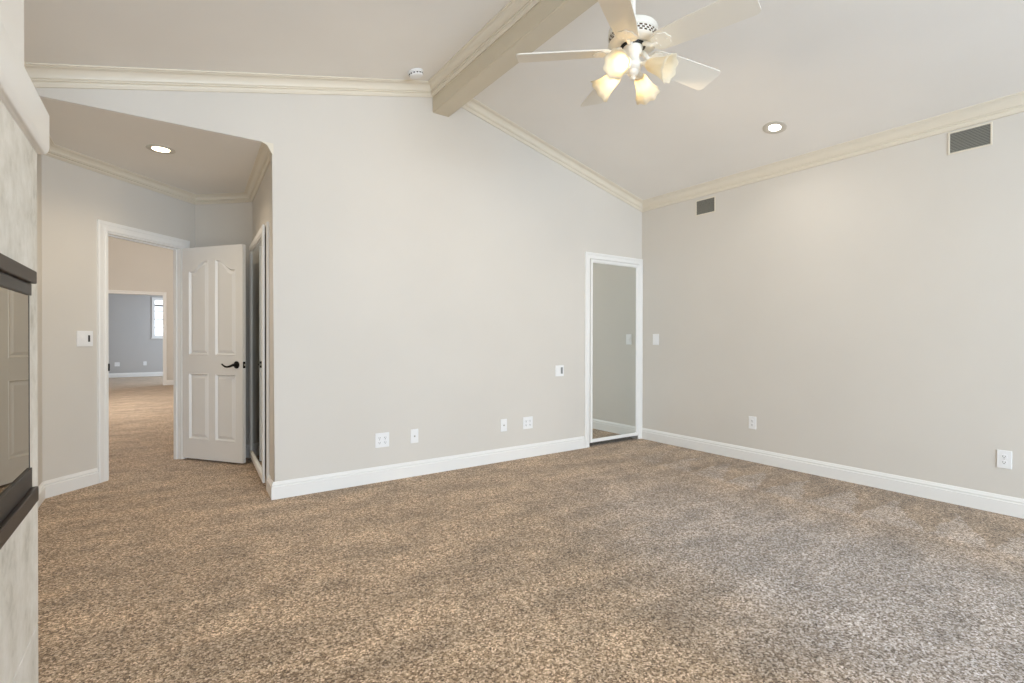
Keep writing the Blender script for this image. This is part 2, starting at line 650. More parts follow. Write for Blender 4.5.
# window of the far room
wr = empty('window_1', ((NX0 + NX1) / 2, FY, NZ0), kind=STR, label='small white framed window in the far blue-grey room')
hw = (NX1 - NX0) / 2
hh = NZ1 - NZ0
bm = bmesh.new()
fr_ = [(-hw - .025, -hw + .05, -.03, hh + .03), (hw - .05, hw + .025, -.03, hh + .03)]
for x0, x1, z0, z1 in fr_:
    box(bm, x0, x1, -.025, .08, z0, z1, .004)
box(bm, -hw + .05, hw - .05, -.025, .08, -.03, .05, .004)
box(bm, -hw + .05, hw - .05, -.025, .08, hh - .05, hh + .03, .004)
build('window_frame', bm, M['trim'], wr)
bm = bmesh.new()
for z in (.30, .55, .80):
    box(bm, -hw + .05, hw - .05, .03, .05, z - .011, z + .011)
box(bm, -hw + .05, hw - .05, .02, .06, .945, 1.0)
for x in (-.13, .13):
    box(bm, x - .014, x + .014, .03, .05, .05, .955)
build('muntins', bm, M['greyplastic'], wr)
bm = bmesh.new()
box(bm, -hw + .05, hw - .05, .062, .066, .05, hh - .05)
build('pane', bm, M['glass'], wr)
bm = bmesh.new()
box(bm, -hw - .05, hw + .05, -.05, .0, -.055, -.03, .005)
build('window_sill', bm, M['trim'], wr)

# dark closet behind the mirrored door of the back wall
bm = bmesh.new()
box(bm, 3.70, 4.66, YB + .60, YB + .64, 0, 2.2)
box(bm, 3.70, 3.74, YB + .12, YB + .60, 0, 2.2)
box(bm, 4.62, 4.66, YB + .12, YB + .60, 0, 2.2)
box(bm, 3.70, 4.66, YB + .12, YB + .64, 2.2, 2.24)
build('wall_closet', bm, M['dark'], kind=STR)

# ------------------------------------------------------------------ mouldings
CH, CP = 0.087, 0.085


def crown_profile(h, p):
    """(a out from wall, b below ceiling) closed profile with two beads and a cove"""
    q = p * .30
    pts = [(0, 0), (p, 0), (p, .07 * h), (p - .003, .09 * h), (p - .010, .10 * h), (p - .010, .13 * h)]
    for i in range(11):
        t = i / 10
        a = (p - .012) + (q + .006 - (p - .012)) * (sin(t * pi / 2) * .72 + t * .28)
        b = h * (.13 + .46 * ((1 - cos(t * pi / 2)) * .72 + t * .28))
        pts.append((a, b))
    pts += [(q, .60 * h), (q + .003, .63 * h), (q + .004, .67 * h), (q + .002, .71 * h), (q - .006, .73 * h), (q - .008, .75 * h),
            (q - .004, .78 * h), (q - .004, .84 * h), (q - .009, .92 * h), (q - .013, .97 * h), (q - .014, h), (0, h)]
    return pts


def roof_frame(fx, fy):
    return lambda a, b: (fx(a), fy(a), zc(fx(a)) - b)


def slope_crown(name, prof, pts):
    bm = bmesh.new()
    sweep(bm, prof, [roof_frame(*p) for p in pts])
    return build(name, bm, M['crown'], smooth=True, kind=STR)


cp = crown_profile(CH, CP)
# right: beam, back wall gable, right wall
slope_crown('trim_crown_right', cp, [
    (lambda a: BX1 + a, lambda a: YN),
    (lambda a: BX1 + a, lambda a: YB - a),
    (lambda a: XR - a, lambda a: YB - a),
    (lambda a: XR - a, lambda a: YN)])
# left: beam, back wall gable, left wall
cpl = crown_profile(.105, .085)
slope_crown('trim_crown_left', cpl, [
    (lambda a: BX0 - a, lambda a: YN),
    (lambda a: BX0 - a, lambda a: YB - a),
    (lambda a: XL + a, lambda a: YB - a),
    (lambda a: XL + a, lambda a: YN)])
# alcove crown
bm = bmesh.new()
sweep2d(bm, crown_profile(.078, .075), [(XL, YB + .13), (XL, 4.94), (0.266, 5.926), (AX1, 5.49), (AX0 + .0045, YB + .121)], -1, AZ, -1)
build('trim_crown_alcove', bm, M['crown'], smooth=True, kind=STR)
bm = bmesh.new()
sweep(bm, crown_profile(.078, .075), [lambda a, b: (AX0 + .005 - a, YB + .121, AZ - b), lambda a, b: (AX0 - a, YB - .004, AZ - b)])
build('trim_crown_alcove', bm, M['crown'], smooth=True, kind=STR)

BPROF = [(0, 0), (.016, 0), (.016, .088), (.0105, .091), (.0105, .098), (.0125, .100), (.0125, .106), (.009, .110), (.007, .118), (.004, .125), (0, .126)]


def baseboard(name, pts, side):
    bm = bmesh.new()
    sweep2d(bm, BPROF, pts, side)
    return build(name, bm, M['trim'], smooth=True, kind=STR)


def alc(y):
    return AX0 + (AX1 - AX0) * (y - YB) / (5.49 - YB)


baseboard('baseboard_back', [(alc(4.208), 4.208), (AX0, YB), (3.716, YB)], -1)
baseboard('baseboard_right', [(4.618, YB), (XR, YB), (XR, YN)], -1)
baseboard('baseboard_alcove', [(0.233, 5.893), (0.266, 5.926), (AX1, 5.49)], -1)
baseboard('baseboard_left', [(XL, 2.25), (XL, 4.94), (-0.436, 5.224)], -1)
baseboard('baseboard_hall', [(EX1 + .08, HY), (HX1, HY), (HX1, 6.6)], -1)
baseboard('baseboard_far', [(FX0, HY + .2), (FX0, FY), (FX1, FY), (FX1, HY + .2)], -1)

CPROF = [(0, 0), (0, .012), (.006, .016), (.018, .016), (.024, .013), (.048, .014), (.054, .018), (.072, .020), (.080, .016), (.080, 0)]


def casing(name, x0, x1, zt, mat4, z0=0.0, prof=CPROF):
    """mitred door casing in a local frame: x along wall, -y out of the wall"""
    bm = bmesh.new()
    sweep(bm, prof, [lambda a, b: (x0 - a, -b, z0), lambda a, b: (x0 - a, -b, zt + a), lambda a, b: (x1 + a, -b, zt + a), lambda a, b: (x1 + a, -b, z0)])
    bm.transform(mat4)
    return build(name, bm, M['trim'], smooth=False, kind=STR)


def frame_mat(o, ang):
    return Matrix.Translation(o) @ Matrix.Rotation(ang, 4, 'Z')


DM = frame_mat((XL, 4.94, 0), radians(45))
casing('trim_1', OU0, OU1, OZ, DM)
# jambs lining the doorway, with door stop
bm = bmesh.new()
for x0, x1 in ((OU0, OU0 + .012), (OU1 - .012, OU1)):
    box(bm, x0, x1, -.004, .079, 0, OZ)
box(bm, OU0 + .012, OU1 - .012, -.004, .079, OZ - .012, OZ)
box(bm, OU0 + .012, OU0 + .024, .042, .072, 0, OZ - .012)
box(bm, OU1 - .024, OU1 - .012, .042, .072, 0, OZ - .012)
box(bm, OU0 + .024, OU1 - .024, .042, .072, OZ - .024, OZ - .012)
bm.transform(DM)
build('trim_2', bm, M['trim'], kind=STR)
# black strike plate lip on the left jamb
bm = bmesh.new()
box(bm, OU0 + .006, OU0 + .018, -.010, .03, .90, .96, .002)
bm.transform(DM)
build('strike_plate', bm, M['black'], label='small black strike plate on the left jamb of the hall doorway', cat='strike plate')

# back wall mirrored closet door casing
BM_ = frame_mat((0, YB, 0), 0)
casing('trim_3', 3.788, 4.566, 2.040, BM_, prof=[(a * .85, b) for a, b in CPROF])
AANG = radians(-90) - math.atan2(AX1 - AX0, 5.49 - YB)
# alcove frame: local x toward the camera (near), local y into the wall
A_DIR = Vector((AX1 - AX0, 5.49 - YB)).normalized()


def alc_mat(y0):
    return frame_mat((alc(y0), y0, 0), AANG)


casing('trim_4', 0.0, 1.085, 1.990, alc_mat(5.365), prof=[(a * .9, b) for a, b in CPROF])
# opening trim at hall end
HM = frame_mat((0, HY, 0), 0)
casing('trim_5', EX0, EX1, EZ, HM)

# ------------------------------------------------------------------ doors


def panel_door(parent, W, H, T, panels, z0):
    """leaf with raised panels; local x 0..W along the leaf, face at y=0 looking to -y, thickness to +y"""
    bm = bmesh.new()
    outer = [(0, z0), (W, z0), (W, z0 + H), (0, z0 + H)]

    for yf, sgn in ((0.0, 1), (T, -1)):
        ov = [bm.verts.new((x, yf, z)) for x, z in outer]
        edges = [bm.edges.new((ov[i], ov[(i + 1) % 4])) for i in range(4)]
        loops = []
        for fn in panels:
            lp = fn(0)
            lv = [bm.verts.new((x, yf, z)) for x, z in lp]
            edges += [bm.edges.new((lv[i], lv[(i + 1) % len(lv)])) for i in range(len(lv))]
            loops.append((fn, lv))
        bmesh.ops.triangle_fill(bm, use_beauty=True, use_dissolve=False, edges=edges)
        for fn, lv in loops:
            prev = lv
            for d, h in ((.004, -.004), (.011, .005), (.018, .013), (.024, .013), (.046, .004)):
                q = fn(d)
                cur = [bm.verts.new((x, yf + sgn * h, z)) for x, z in q]
                n = len(cur)
                for i in range(n):
                    bm.faces.new((prev[i], prev[(i + 1) % n], cur[(i + 1) % n], cur[i]))
                prev = cur
            bm.faces.new(prev)
        if sgn == 1:
            fv = ov
    bmesh.ops.remove_doubles(bm, verts=bm.verts, dist=1e-6)
    bm.verts.ensure_lookup_table()
    c = {}
    for v in bm.verts:
        for i, (x, z) in enumerate(outer):
            if abs(v.co.x - x) < 1e-5 and abs(v.co.z - z) < 1e-5:
                c[(i, 0 if v.co.y < T / 2 else 1)] = v
    for i in range(4):
        j = (i + 1) % 4
        bm.faces.new((c[(i, 0)], c[(j, 0)], c[(j, 1)], c[(i, 1)]))
    return build('door_leaf', bm, M['trim'], parent)


def arch(x0, x1, zlo, zhi, z0, rising):
    """panel outline (counter-clockwise) whose top is half of a cathedral curve, as a function of the inset"""
    def f(d):
        pts = [(x0 + d, z0 + d), (x1 - d, z0 + d)]
        n = 20
        top = []
        for i in range(n + 1):
            t = i / n
            q = max(0.0, min(1.0, (t - .10) / .80))
            q = q * q * (3 - 2 * q)
            z = zlo + (zhi - zlo) * (q if rising else 1 - q) - d
            top.append((x0 + d + (x1 - x0 - 2 * d) * t, z))
        return pts + top[::-1]
    return f


def rect(x0, x1, z0, z1):
    return lambda d: [(x0 + d, z0 + d), (x1 - d, z0 + d), (x1 - d, z1 - d), (x0 + d, z1 - d)]


W1, T1 = 0.745, 0.035
hinge = Vector((0.155, 5.800, 0))
LD = Vector((0.602 - 0.155, 5.204 - 5.80)).normalized()
d1 = empty('door_1', hinge, (0, 0, atan2(LD.y, LD.x)), kind=STR, label='open white four-panel door with black lever handle beside the hall doorway', cat='door')
pn = [arch(.085, .330, 1.815, 1.910, 1.010, True), arch(.415, .660, 1.815, 1.910, 1.010, False),
      rect(.085, .330, .205, .835), rect(.415, .660, .205, .835)]
panel_door(d1, W1, 2.02, T1, pn, .018)
bm = bmesh.new()
HZ_ = .925
for ys, s in ((0, -1), (T1, 1)):
    rot = Matrix.Translation((W1 - .07, ys, HZ_)) @ Matrix.Rotation(radians(90 if s < 0 else -90), 4, 'X')
    lathe(bm, [(.034, 0), (.034, .004), (.030, .009), (.018, .012), (.012, .016), (.011, .045)], 24, rot)
    pts, rr = [], []
    for i in range(13):
        t = i / 12
        pts.append((W1 - .07 - .125 * t, ys + s * (.048 + .006 * sin(t * pi)), HZ_ - .002 - .016 * sin(t * pi * 1.05) * (1 - .1 * t) + .016 * max(0, t - .62)))
        rr.append(.011 - .0045 * t)
    tube(bm, pts, rr, 10)
build('door_handle', bm, M['black'], d1, smooth=True, label='black lever handle')
bm = bmesh.new()
box(bm, W1 - .001, W1 + .0015, .004, T1 - .004, HZ_ - .030, HZ_ + .030, .0005)
lp_ = build('latch_plate', bm, M['black'], d1, label='black latch plate on the door edge')
bm = bmesh.new()
box(bm, W1 + .0015, W1 + .010, .011, T1 - .011, HZ_ - .009, HZ_ + .009, .002)
build('latch', bm, M['brass'], lp_)
for zz in (.22, 1.0, 1.80):
    bm = bmesh.new()
    lathe(bm, [(.006, zz - .045), (.006, zz + .045)], 12, Matrix.Translation((-.004, T1 + .003, 0)))
    build('hinge', bm, M['black'], d1, smooth=True)


def mirror_door(idx, mat_root, W, z0, z1, stile, rail, t, label, y_off):
    r = empty('door_%d' % idx, kind=STR, label=label, cat='door')
    r.matrix_world = mat_root
    prof = [(0, 0), (0, t), (.004, t + .003), (stile - .010, t + .003), (stile - .004, t - .004), (stile, t - .006), (stile, 0)]
    bm = bmesh.new()
    # mitred frame, four sides
    for q in range(4):
        t4 = bmesh.new()
        corners = [(0, z0, 1, 1), (W, z0, -1, 1), (W, z1, -1, -1), (0, z1, 1, -1)]
        c0, c1 = corners[q], corners[(q + 1) % 4]

        def fr(c):
            return lambda a, b: (c[0] + c[2] * a, y_off - b, c[1] + c[3] * a * rail / stile)
        sweep(t4, prof, [fr(c0), fr(c1)])
        merge(bm, t4)
    build('door_frame', bm, M['trim'], r)
    bm = bmesh.new()
    box(bm, stile - .004, W - stile + .004, y_off - t + .011, y_off - .001, z0 + rail - .004, z1 - rail + .004)
    build('mirror', bm, M['mirror'], r, label='mirror glass')
    return r


door3 = mirror_door(3, frame_mat((3.795, YB, 0), 0), .768, .046, 2.036, .036, .036, .016,
                    'white framed full height mirror door in the back wall near the right corner', -.002)
door2 = mirror_door(2, alc_mat(5.385), 1.085, .045, 2.055, .060, .060, .014,
                    'white framed mirror door on the side wall behind the open panel door', -.022)

# ------------------------------------------------------------------ fireplace
FXF = -0.33
FY0, FY1 = 0.62, 2.19
fp = empty('fireplace', (FXF, (FY0 + FY1) / 2, 0), label='pale stone fireplace with white mantel shelf and black glass firebox on the left wall', cat='fireplace')


def fbuild(name, bm, mat, parent=None, smooth=False, **k):
    bm.transform(Matrix.Translation((-FXF, -(FY0 + FY1) / 2, 0)))
    return build(name, bm, mat, parent or fp, smooth, **k)


FB0, FB1, FBZ0, FBZ1 = 0.80, 2.045, .69, 1.36
bm = bmesh.new()
# stone tiles laid with fine joints around the firebox opening
J = .0022
rows = [(0, .252), (.256, FBZ0)]
for z0, z1 in rows:
    for k_, (y0, y1) in enumerate(((FY0, 1.095), (1.099, 1.72), (1.724, FY1))):
        box(bm, XL, FXF, y0, y1, z0, z1, .0012, 1)
box(bm, XL, FXF, FB1, FY1, FBZ0 + .004, FBZ1, .0012, 1)
box(bm, XL, FXF, FY0, FB0, FBZ0 + .004, FBZ1, .0012, 1)
for y0, y1 in ((FY0, 1.22), (1.224, FY1)):
    box(bm, XL, FXF, y0, y1, FBZ1 + .004, 1.768, .0012, 1)
fbuild('stone_surround', bm, M['stone'])
bm = bmesh.new()
box(bm, XL, FXF - .003, FY0 + .004, FY1 - .004, .2, .27)
box(bm, XL, FXF - .003, FY0 + .004, FB0 - .01, .6, 1.4)
box(bm, XL, FXF - .003, FB1 + .006, FY1 - .004, .6, 1.4)
box(bm, XL, FXF - .003, 1.09, 1.105, 0.001, FBZ0)
box(bm, XL, FXF - .003, 1.715, 1.73, 0.001, FBZ0)
fbuild('grout_lines', bm, M['grout'])
# mantel
bm = bmesh.new()
mp_ = [(-.10, 1.762), (.002, 1.762), (.010, 1.765), (.018, 1.772), (.0235, 1.783), (.025, 1.795), (.025, 1.900), (.022, 1.904), (-.10, 1.904)]
sweep2d(bm, mp_, [(XL + .001, FY1 + .01), (FXF, FY1 + .01), (FXF, FY0 - .01), (XL + .001, FY0 - .01)], 1)
fbuild('mantel_shelf', bm, M['trim'], smooth=True)
# firebox
fbx = empty('firebox', (0, 0, 0))
fbx.parent = fp
bm = bmesh.new()
box(bm, XL, XL + .02, FB0, FB1, FBZ0, FBZ1)
box(bm, XL + .02, FXF - .03, FB0, FB0 + .015, FBZ0, FBZ1)
box(bm, XL + .02, FXF - .03, FB1 - .015, FB1, FBZ0, FBZ1)
box(bm, XL + .02, FXF - .03, FB0 + .015, FB1 - .015, FBZ0, FBZ0 + .05)
box(bm, XL + .02, FXF - .03, FB0 + .015, FB1 - .015, FBZ1 - .04, FBZ1)
fbuild('liner', bm, M['firebrick'], fbx)
bm = bmesh.new()
box(bm, FXF - .03, FXF + .022, FB0 - .012, FB1 - .005, 1.331, 1.368, .003)
box(bm, FXF - .03, FXF + .022, FB0 - .012, FB1 + .012, .680, .724, .003)
fbuild('hood_bar', bm, M['bronze'], fbx)
bm = bmesh.new()
box(bm, FXF - .03, FXF + .010, FB0, FB1 - .002, 1.296, 1.331, .002)
box(bm, FXF - .03, FXF + .010, FB0, FB1 - .002, .724, .785, .002)
box(bm, FXF - .03, FXF + .010, FB0, FB0 + .014, .785, 1.296, .002)
box(bm, FXF - .03, FXF + .005, FB1 - .006, FB1 - .002, .785, 1.296, .001)
fbuild('glass_frame', bm, M['black'], fbx)
bm = bmesh.new()
box(bm, FXF - .002, FXF + .004, FB0 + .014, FB1 - .006, .785, 1.296)
fbuild('glass_pane', bm, M['fireglass'], fbx)
for i, (yy, ang) in enumerate(((1.15, .1), (1.40, -.12), (1.66, .05))):
    bm = bmesh.new()
    c_, s_ = cos(ang), sin(ang)
    tube(bm, [(FXF - .19 - .16 * s_, yy - .16 * c_, .785), (FXF - .19, yy, .79), (FXF - .19 + .16 * s_, yy + .16 * c_, .785)], [.04, .046, .042], 12)
    fbuild('log', bm, M['wood'], fbx, smooth=True)
# chimney breast above the mantel
bm = bmesh.new()
box(bm, XL - .01, -0.355, FY0 + .024, 2.166, 1.90, 3.0)
prev = [v for v in bm.verts if v.co.z > 2.5]
for v in prev:
    v.co.z = zc(v.co.x) + .02
build('wall_chimney', bm, M['trim'], kind=STR)

# ------------------------------------------------------------------ wall plates


def plate_root(name, wall, at, z, **k):
    if wall == 'back':
        return empty(name, (at, YB, z), (0, 0, 0), **k)
    if wall == 'right':
        return empty(name, (XR, at, z), (0, 0, radians(-90)), **k)
    if wall == 'diag':
        p = dg(at, 0, z)
        return empty(name, p, (0, 0, radians(45)), **k)
    if wall == 'far':
        return empty(name, (at, FY, z), (0, 0, 0), **k)


def cover(parent, w, h):
    bm = bmesh.new()
    box(bm, -w / 2, w / 2, -.007, 0, 0, h, .0025, 2)
    return build('cover_plate', bm, M['plastic'], parent)


def receptacle(parent, x, zc_):
    """one duplex outlet: two faces with slots"""
    for s in (-1, 1):
        bm = bmesh.new()
        t = bmesh.new()
        z = zc_ + s * .0195
        pts = []
        for i in range(20):
            a = 2 * pi * i / 20
            pts.append((x + .0165 * max(-.9, min(.9, 1.1 * cos(a))), z + .0145 * sin(a)))
        prism(t, pts, lambda a, b: (a, -.0095, b), lambda a, b: (a, -.006, b))
        merge(bm, t)
        f = build('socket', bm, M['plastic'], parent)
        bm = bmesh.new()
        box(bm, x - .0075, x - .0050, -.0100, -.009, z - .003, z + .007)
        box(bm, x + .0050, x + .0075, -.0100, -.009, z - .002, z + .006)
        lathe(bm, [(.003, 0), (.003, .001)], 10, Matrix.Translation((x, -.009, z - .008)) @ Matrix.Rotation(radians(90), 4, 'X'))
        build('slots', bm, M['darkslot'], f, label='dark socket slots')
    bm = bmesh.new()
    lathe(bm, [(.003, 0), (.0025, .0012)], 10, Matrix.Translation((x, -.0068, zc_)) @ Matrix.Rotation(radians(90), 4, 'X'))
    build('screw', bm, M['brass'], parent)


def blank_jack(parent, zc_):
    bm = bmesh.new()
    lathe(bm, [(.0075, 0), (.0075, .004), (.0045, .0045), (.0045, .011)], 14, Matrix.Translation((0, -.0065, zc_)) @ Matrix.Rotation(radians(90), 4, 'X'))
    build('jack', bm, M['brass'], parent, smooth=True)
    for s in (-1, 1):
        bm = bmesh.new()
        lathe(bm, [(.003, 0), (.0025, .0012)], 10, Matrix.Translation((0, -.0068, zc_ + s * .042)) @ Matrix.Rotation(radians(90), 4, 'X'))
        build('screw', bm, M['plastic'], parent)


def rocker(parent, x, zc_, mat=None):
    bm = bmesh.new()
    t = bmesh.new()
    prism(t, [(-.0065, -.033), (-.0065, .033), (-.0085, .033), (-.0125, 0), (-.0085, -.033)], lambda y, z: (x - .0165, y, zc_ + z), lambda y, z: (x + .0165, y, zc_ + z))
    merge(bm, t)
    build('rocker', bm, mat or M['plastic'], parent)


g = 'outlet and jack plates low on the back wall'
p = plate_root('power_outlet', 'back', 1.475, .280, label='double-gang outlet plate on the back wall, the one nearest the alcove corner', cat='outlet', group=g)
cover(p, .118, .118)
receptacle(p, -.024, .059)
receptacle(p, .024, .059)
p = plate_root('cable_jack', 'back', 1.758, .282, label='narrow jack plate just right of the double outlet nearest the alcove', cat='wall plate', group=g)
cover(p, .072, .118)
blank_jack(p, .059)
p = plate_root('cable_jack', 'back', 2.675, .285, label='narrow jack plate just left of the double outlet nearest the mirror door', cat='wall plate', group=g)
cover(p, .072, .118)
blank_jack(p, .059)
p = plate_root('power_outlet', 'back', 2.962, .282, label='double-gang outlet plate on the back wall, the one nearest the mirror door', cat='outlet', group=g)
cover(p, .118, .118)
receptacle(p, -.024, .059)
receptacle(p, .024, .059)
p = plate_root('control_plate', 'back', 3.369, .785, label='small white control plate with a grey inset at mid height beside the mirror door', cat='control')
cover(p, .112, .112)
bm = bmesh.new()
box(bm, -.042, .042, -.010, -.006, .018, .098, .002)
build('bezel', bm, M['plastic'], p)
bm = bmesh.new()
box(bm, .012, .038, -.0125, -.009, .026, .092, .001)
build('display', bm, M['greyplastic'], p, label='grey inset')
p = plate_root('light_switch', 'right', 3.772, 1.105, label='white light switch plate on the right wall beside the mirror door corner', cat='light switch')
cover(p, .085, .125)
rocker(p, 0, .0625)
p = plate_root('power_outlet', 'right', 2.622, .312, label='white outlet plate low on the right wall, the farther one toward the back corner', cat='outlet')
cover(p, .074, .12)
receptacle(p, 0, .06)
p = plate_root('power_outlet', 'right', .870, .308, label='white outlet plate low on the right wall, the nearer and larger looking one', cat='outlet')
cover(p, .074, .12)
receptacle(p, 0, .06)
us = du(-.505)
p = plate_root('light_switch', 'diag', us, 1.105, label='white two-gang switch plate with a dark button beside the hall doorway', cat='light switch')
cover(p, .124, .122)
rocker(p, -.026, .061)
bm = bmesh.new()
box(bm, .012, .042, -.0105, -.006, .028, .094, .002)
build('keypad', bm, M['plastic'], p)
bm = bmesh.new()
box(bm, .019, .034, -.0125, -.009, .036, .088, .001)
build('sensor', bm, M['darkslot'], p, label='dark button strip')
p = plate_root('power_outlet', 'far', -1.12, .33, label='white outlet plate in the far blue-grey room, the one farther from its window', cat='outlet')
cover(p, .12, .12)
receptacle(p, -.024, .06)
receptacle(p, .024, .06)
p = plate_root('power_outlet', 'far', -.45, .34, label='white outlet plate in the far blue-grey room, the one below its window', cat='outlet')
cover(p, .08, .12)
receptacle(p, 0, .06)

# ------------------------------------------------------------------ air vents on the right wall


def vent(y, z0, w, h, label):
    r = empty('air_vent', (XR, y, z0), (0, 0, radians(-90)), label=label, cat='air vent', group='air vents high on the right wall')
    bm = bmesh.new()
    b_ = .011
    for x0, x1, a0, a1 in ((-w / 2 - b_, -w / 2, -b_, h + b_), (w / 2, w / 2 + b_, -b_, h + b_), (-w / 2, w / 2, -b_, 0), (-w / 2, w / 2, h, h + b_)):
        box(bm, x0, x1, -.006, 0, a0, a1, .0015, 1)
    build('vent_frame', bm, M['crown'], r)
    bm = bmesh.new()
    box(bm, -w / 2, w / 2, -.0012, 0, 0, h)
    build('backing', bm, M['vent_dark'], r)
    bm = bmesh.new()
    n = int(h / .010)
    for i in range(n):
        z = (i + .5) * h / n
        t = bmesh.new()
        prism(t, [(-.0015, z + .003), (-.0055, z - .0035), (-.0048, z - .0042), (-.0008, z + .0022)], lambda yy, zz: (-w / 2, yy, zz), lambda yy, zz: (w / 2, yy, zz))
        merge(bm, t)
    build('louvers', bm, M['grille'], r)


vent(3.139, 2.482, .208, .143, 'small grey louvered vent on the right wall close to the back corner')
vent(1.057, 2.507, .214, .138, 'larger looking grey louvered vent on the right wall nearer the camera')

# ------------------------------------------------------------------ recessed lights, smoke detector


def recessed(loc, tilt_y, r_out, r_in, lens, label):
    r = empty('recessed_light', loc, (0, tilt_y, 0), label=label, cat='ceiling light', group='recessed ceiling lights')
    bm = bmesh.new()
    seg = 40
    prof = [(r_out, 0), (r_out, -.003), (r_out - .008, -.006), (r_in + .008, -.006), (r_in, -.002), (r_in, .0)]
    lathe(bm, prof, seg, None, False, False)
    build('trim_ring', bm, M['baffle'], r, smooth=True)
    bm = bmesh.new()
    lathe(bm, [(r_in, -.0030), (r_in * .7, -.0042), (.001, -.0048)], seg, None, False, True)
    build('lens', bm, lens, r, smooth=True)


recessed((4.075, 2.130, zc(4.075)), math.atan(SR), .088, .046, M['lens_cool'], 'round white recessed light lit in the sloped ceiling near the right wall')
recessed((-.010, 4.575, AZ - .001), 0, .092, .056, M['lens_warm'], 'round warm recessed light lit in the flat alcove ceiling')

for nm, loc, en, col_ in (('alcove_spot', (-.010, 4.575, AZ - .02), 32, (1.0, .82, .58)), ('ceiling_spot', (4.075, 2.130, zc(4.075) - .03), 10, (1.0, .95, .88))):
    ld = bpy.data.lights.new(nm, 'SPOT')
    ld.energy = en
    ld.color = col_
    ld.spot_size = radians(150)
    ld.spot_blend = 1.0
    ld.shadow_soft_size = .05
    lo = bpy.data.objects.new(nm, ld)
    lo.location = loc
    COL.objects.link(lo)

sd = empty('smoke_detector', (1.655, 3.735, zc(1.655)), (0, -math.atan(SL), 0), label='round white smoke detector on the ceiling left of the ridge beam', cat='smoke detector')
bm = bmesh.new()
lathe(bm, [(.060, 0), (.064, -.004), (.064, -.012), (.060, -.016)], 32)
build('base', bm, M['plastic'], sd, smooth=True)
bm = bmesh.new()
lathe(bm, [(.054, -.016), (.056, -.020), (.056, -.030), (.050, -.038), (.030, -.042), (.001, -.043)], 32, None, True, True)
build('cover', bm, M['plastic'], sd, smooth=True)
bm = bmesh.new()
for i in range(14):
    a = 2 * pi * i / 14
    t = bmesh.new()
    box(t, .0555, .0568, -.007, .007, -.0295, -.0215)
    merge(bm, t, Matrix.Rotation(a, 4, 'Z'))
build('sensing_slots', bm, M['darkslot'], sd, label='dark slots round the rim')

# ------------------------------------------------------------------ ceiling fan hung below the beam
FC = Vector((2.015, 1.795, 2.67))      # centre at blade height
fan = empty('ceiling_fan', FC, label='white five-blade ceiling fan with four glass shades hanging from the ridge beam', cat='ceiling fan')
Z = lambda z: z - FC.z
bm = bmesh.new()
lathe(bm, [(.013, Z(2.84)), (.013, Z(3.10))], 20)
build('downrod', bm, M['fanwhite'], fan, smooth=True)
bm = bmesh.new()
lathe(bm, [(.018, Z(3.060)), (.030, Z(3.066)), (.052, Z(3.085)), (.064, Z(3.110)), (.068, Z(3.134))], 32)
build('ceiling_canopy', bm, M['fanwhite'], fan, smooth=True)
bm = bmesh.new()
lathe(bm, [(.070, Z(2.698)), (.108, Z(2.699)), (.124, Z(2.703)), (.128, Z(2.708)), (.123, Z(2.711)), (.123, Z(2.745)), (.128, Z(2.748)), (.128, Z(2.754)), (.126, Z(2.757)), (.126, Z(2.778)),
           (.122, Z(2.784)), (.100, Z(2.790)), (.060, Z(2.800)), (.026, Z(2.810)), (.022, Z(2.850))], 48)
M['pierced'] = simple('pierced_brown', (92, 66, 42), 0.5, 0.3)
hs = build('motor_housing', bm, M['fanwhite'], fan, smooth=True)
bm = bmesh.new()
for row, (z, w) in enumerate(((2.717, .0065), (2.728, .0065), (2.739, .0065))):
    for i in range(30):
        a = 2 * pi * (i + .5 * (row % 2)) / 30
        t = bmesh.new()
        box(t, .1222, .1236, -w * 1.2, w * 1.2, Z(z) - .0040, Z(z) + .0040)
        merge(bm, t, Matrix.Rotation(a, 4, 'Z'))
build('vent_slots', bm, M['pierced'], hs, label='dark pierced vent slots')
bm = bmesh.new()
lathe(bm, [(.050, Z(2.688)), (.064, Z(2.689)), (.066, Z(2.695)), (.060, Z(2.700))], 32)
build('flywheel', bm, M['black'], fan, smooth=True, label='dark flywheel ring')

# blades
TH0 = radians(139.0)
R1 = .607
blade_bm = bmesh.new()
r0, wi, wo = .105, .070, .080
out = []
for i in range(9):                      # rounded root
    a = pi / 2 + pi * i / 8
    out.append((r0 + .045 + .045 * cos(a), .060 * sin(a)))
out += [(.28, -wi), (R1 - .03, -wo)]
for i in range(5):
    a = -pi / 2 + pi / 2 * i / 4
    out.append((R1 - .024 + .024 * cos(a), -wo + .024 + .024 * sin(a)))
for i in range(5):
    a = pi / 2 * i / 4
    out.append((R1 - .024 + .024 * cos(a), wo - .024 + .024 * sin(a)))
out += [(R1 - .03, wo), (.28, wi)]
prism(blade_bm, out, lambda x, y: (x, y, -.003), lambda x, y: (x, y, .003))
PITCH = radians(-15)
tmpm = bpy.data.meshes.new('blade_src')
iron_bm = bmesh.new()
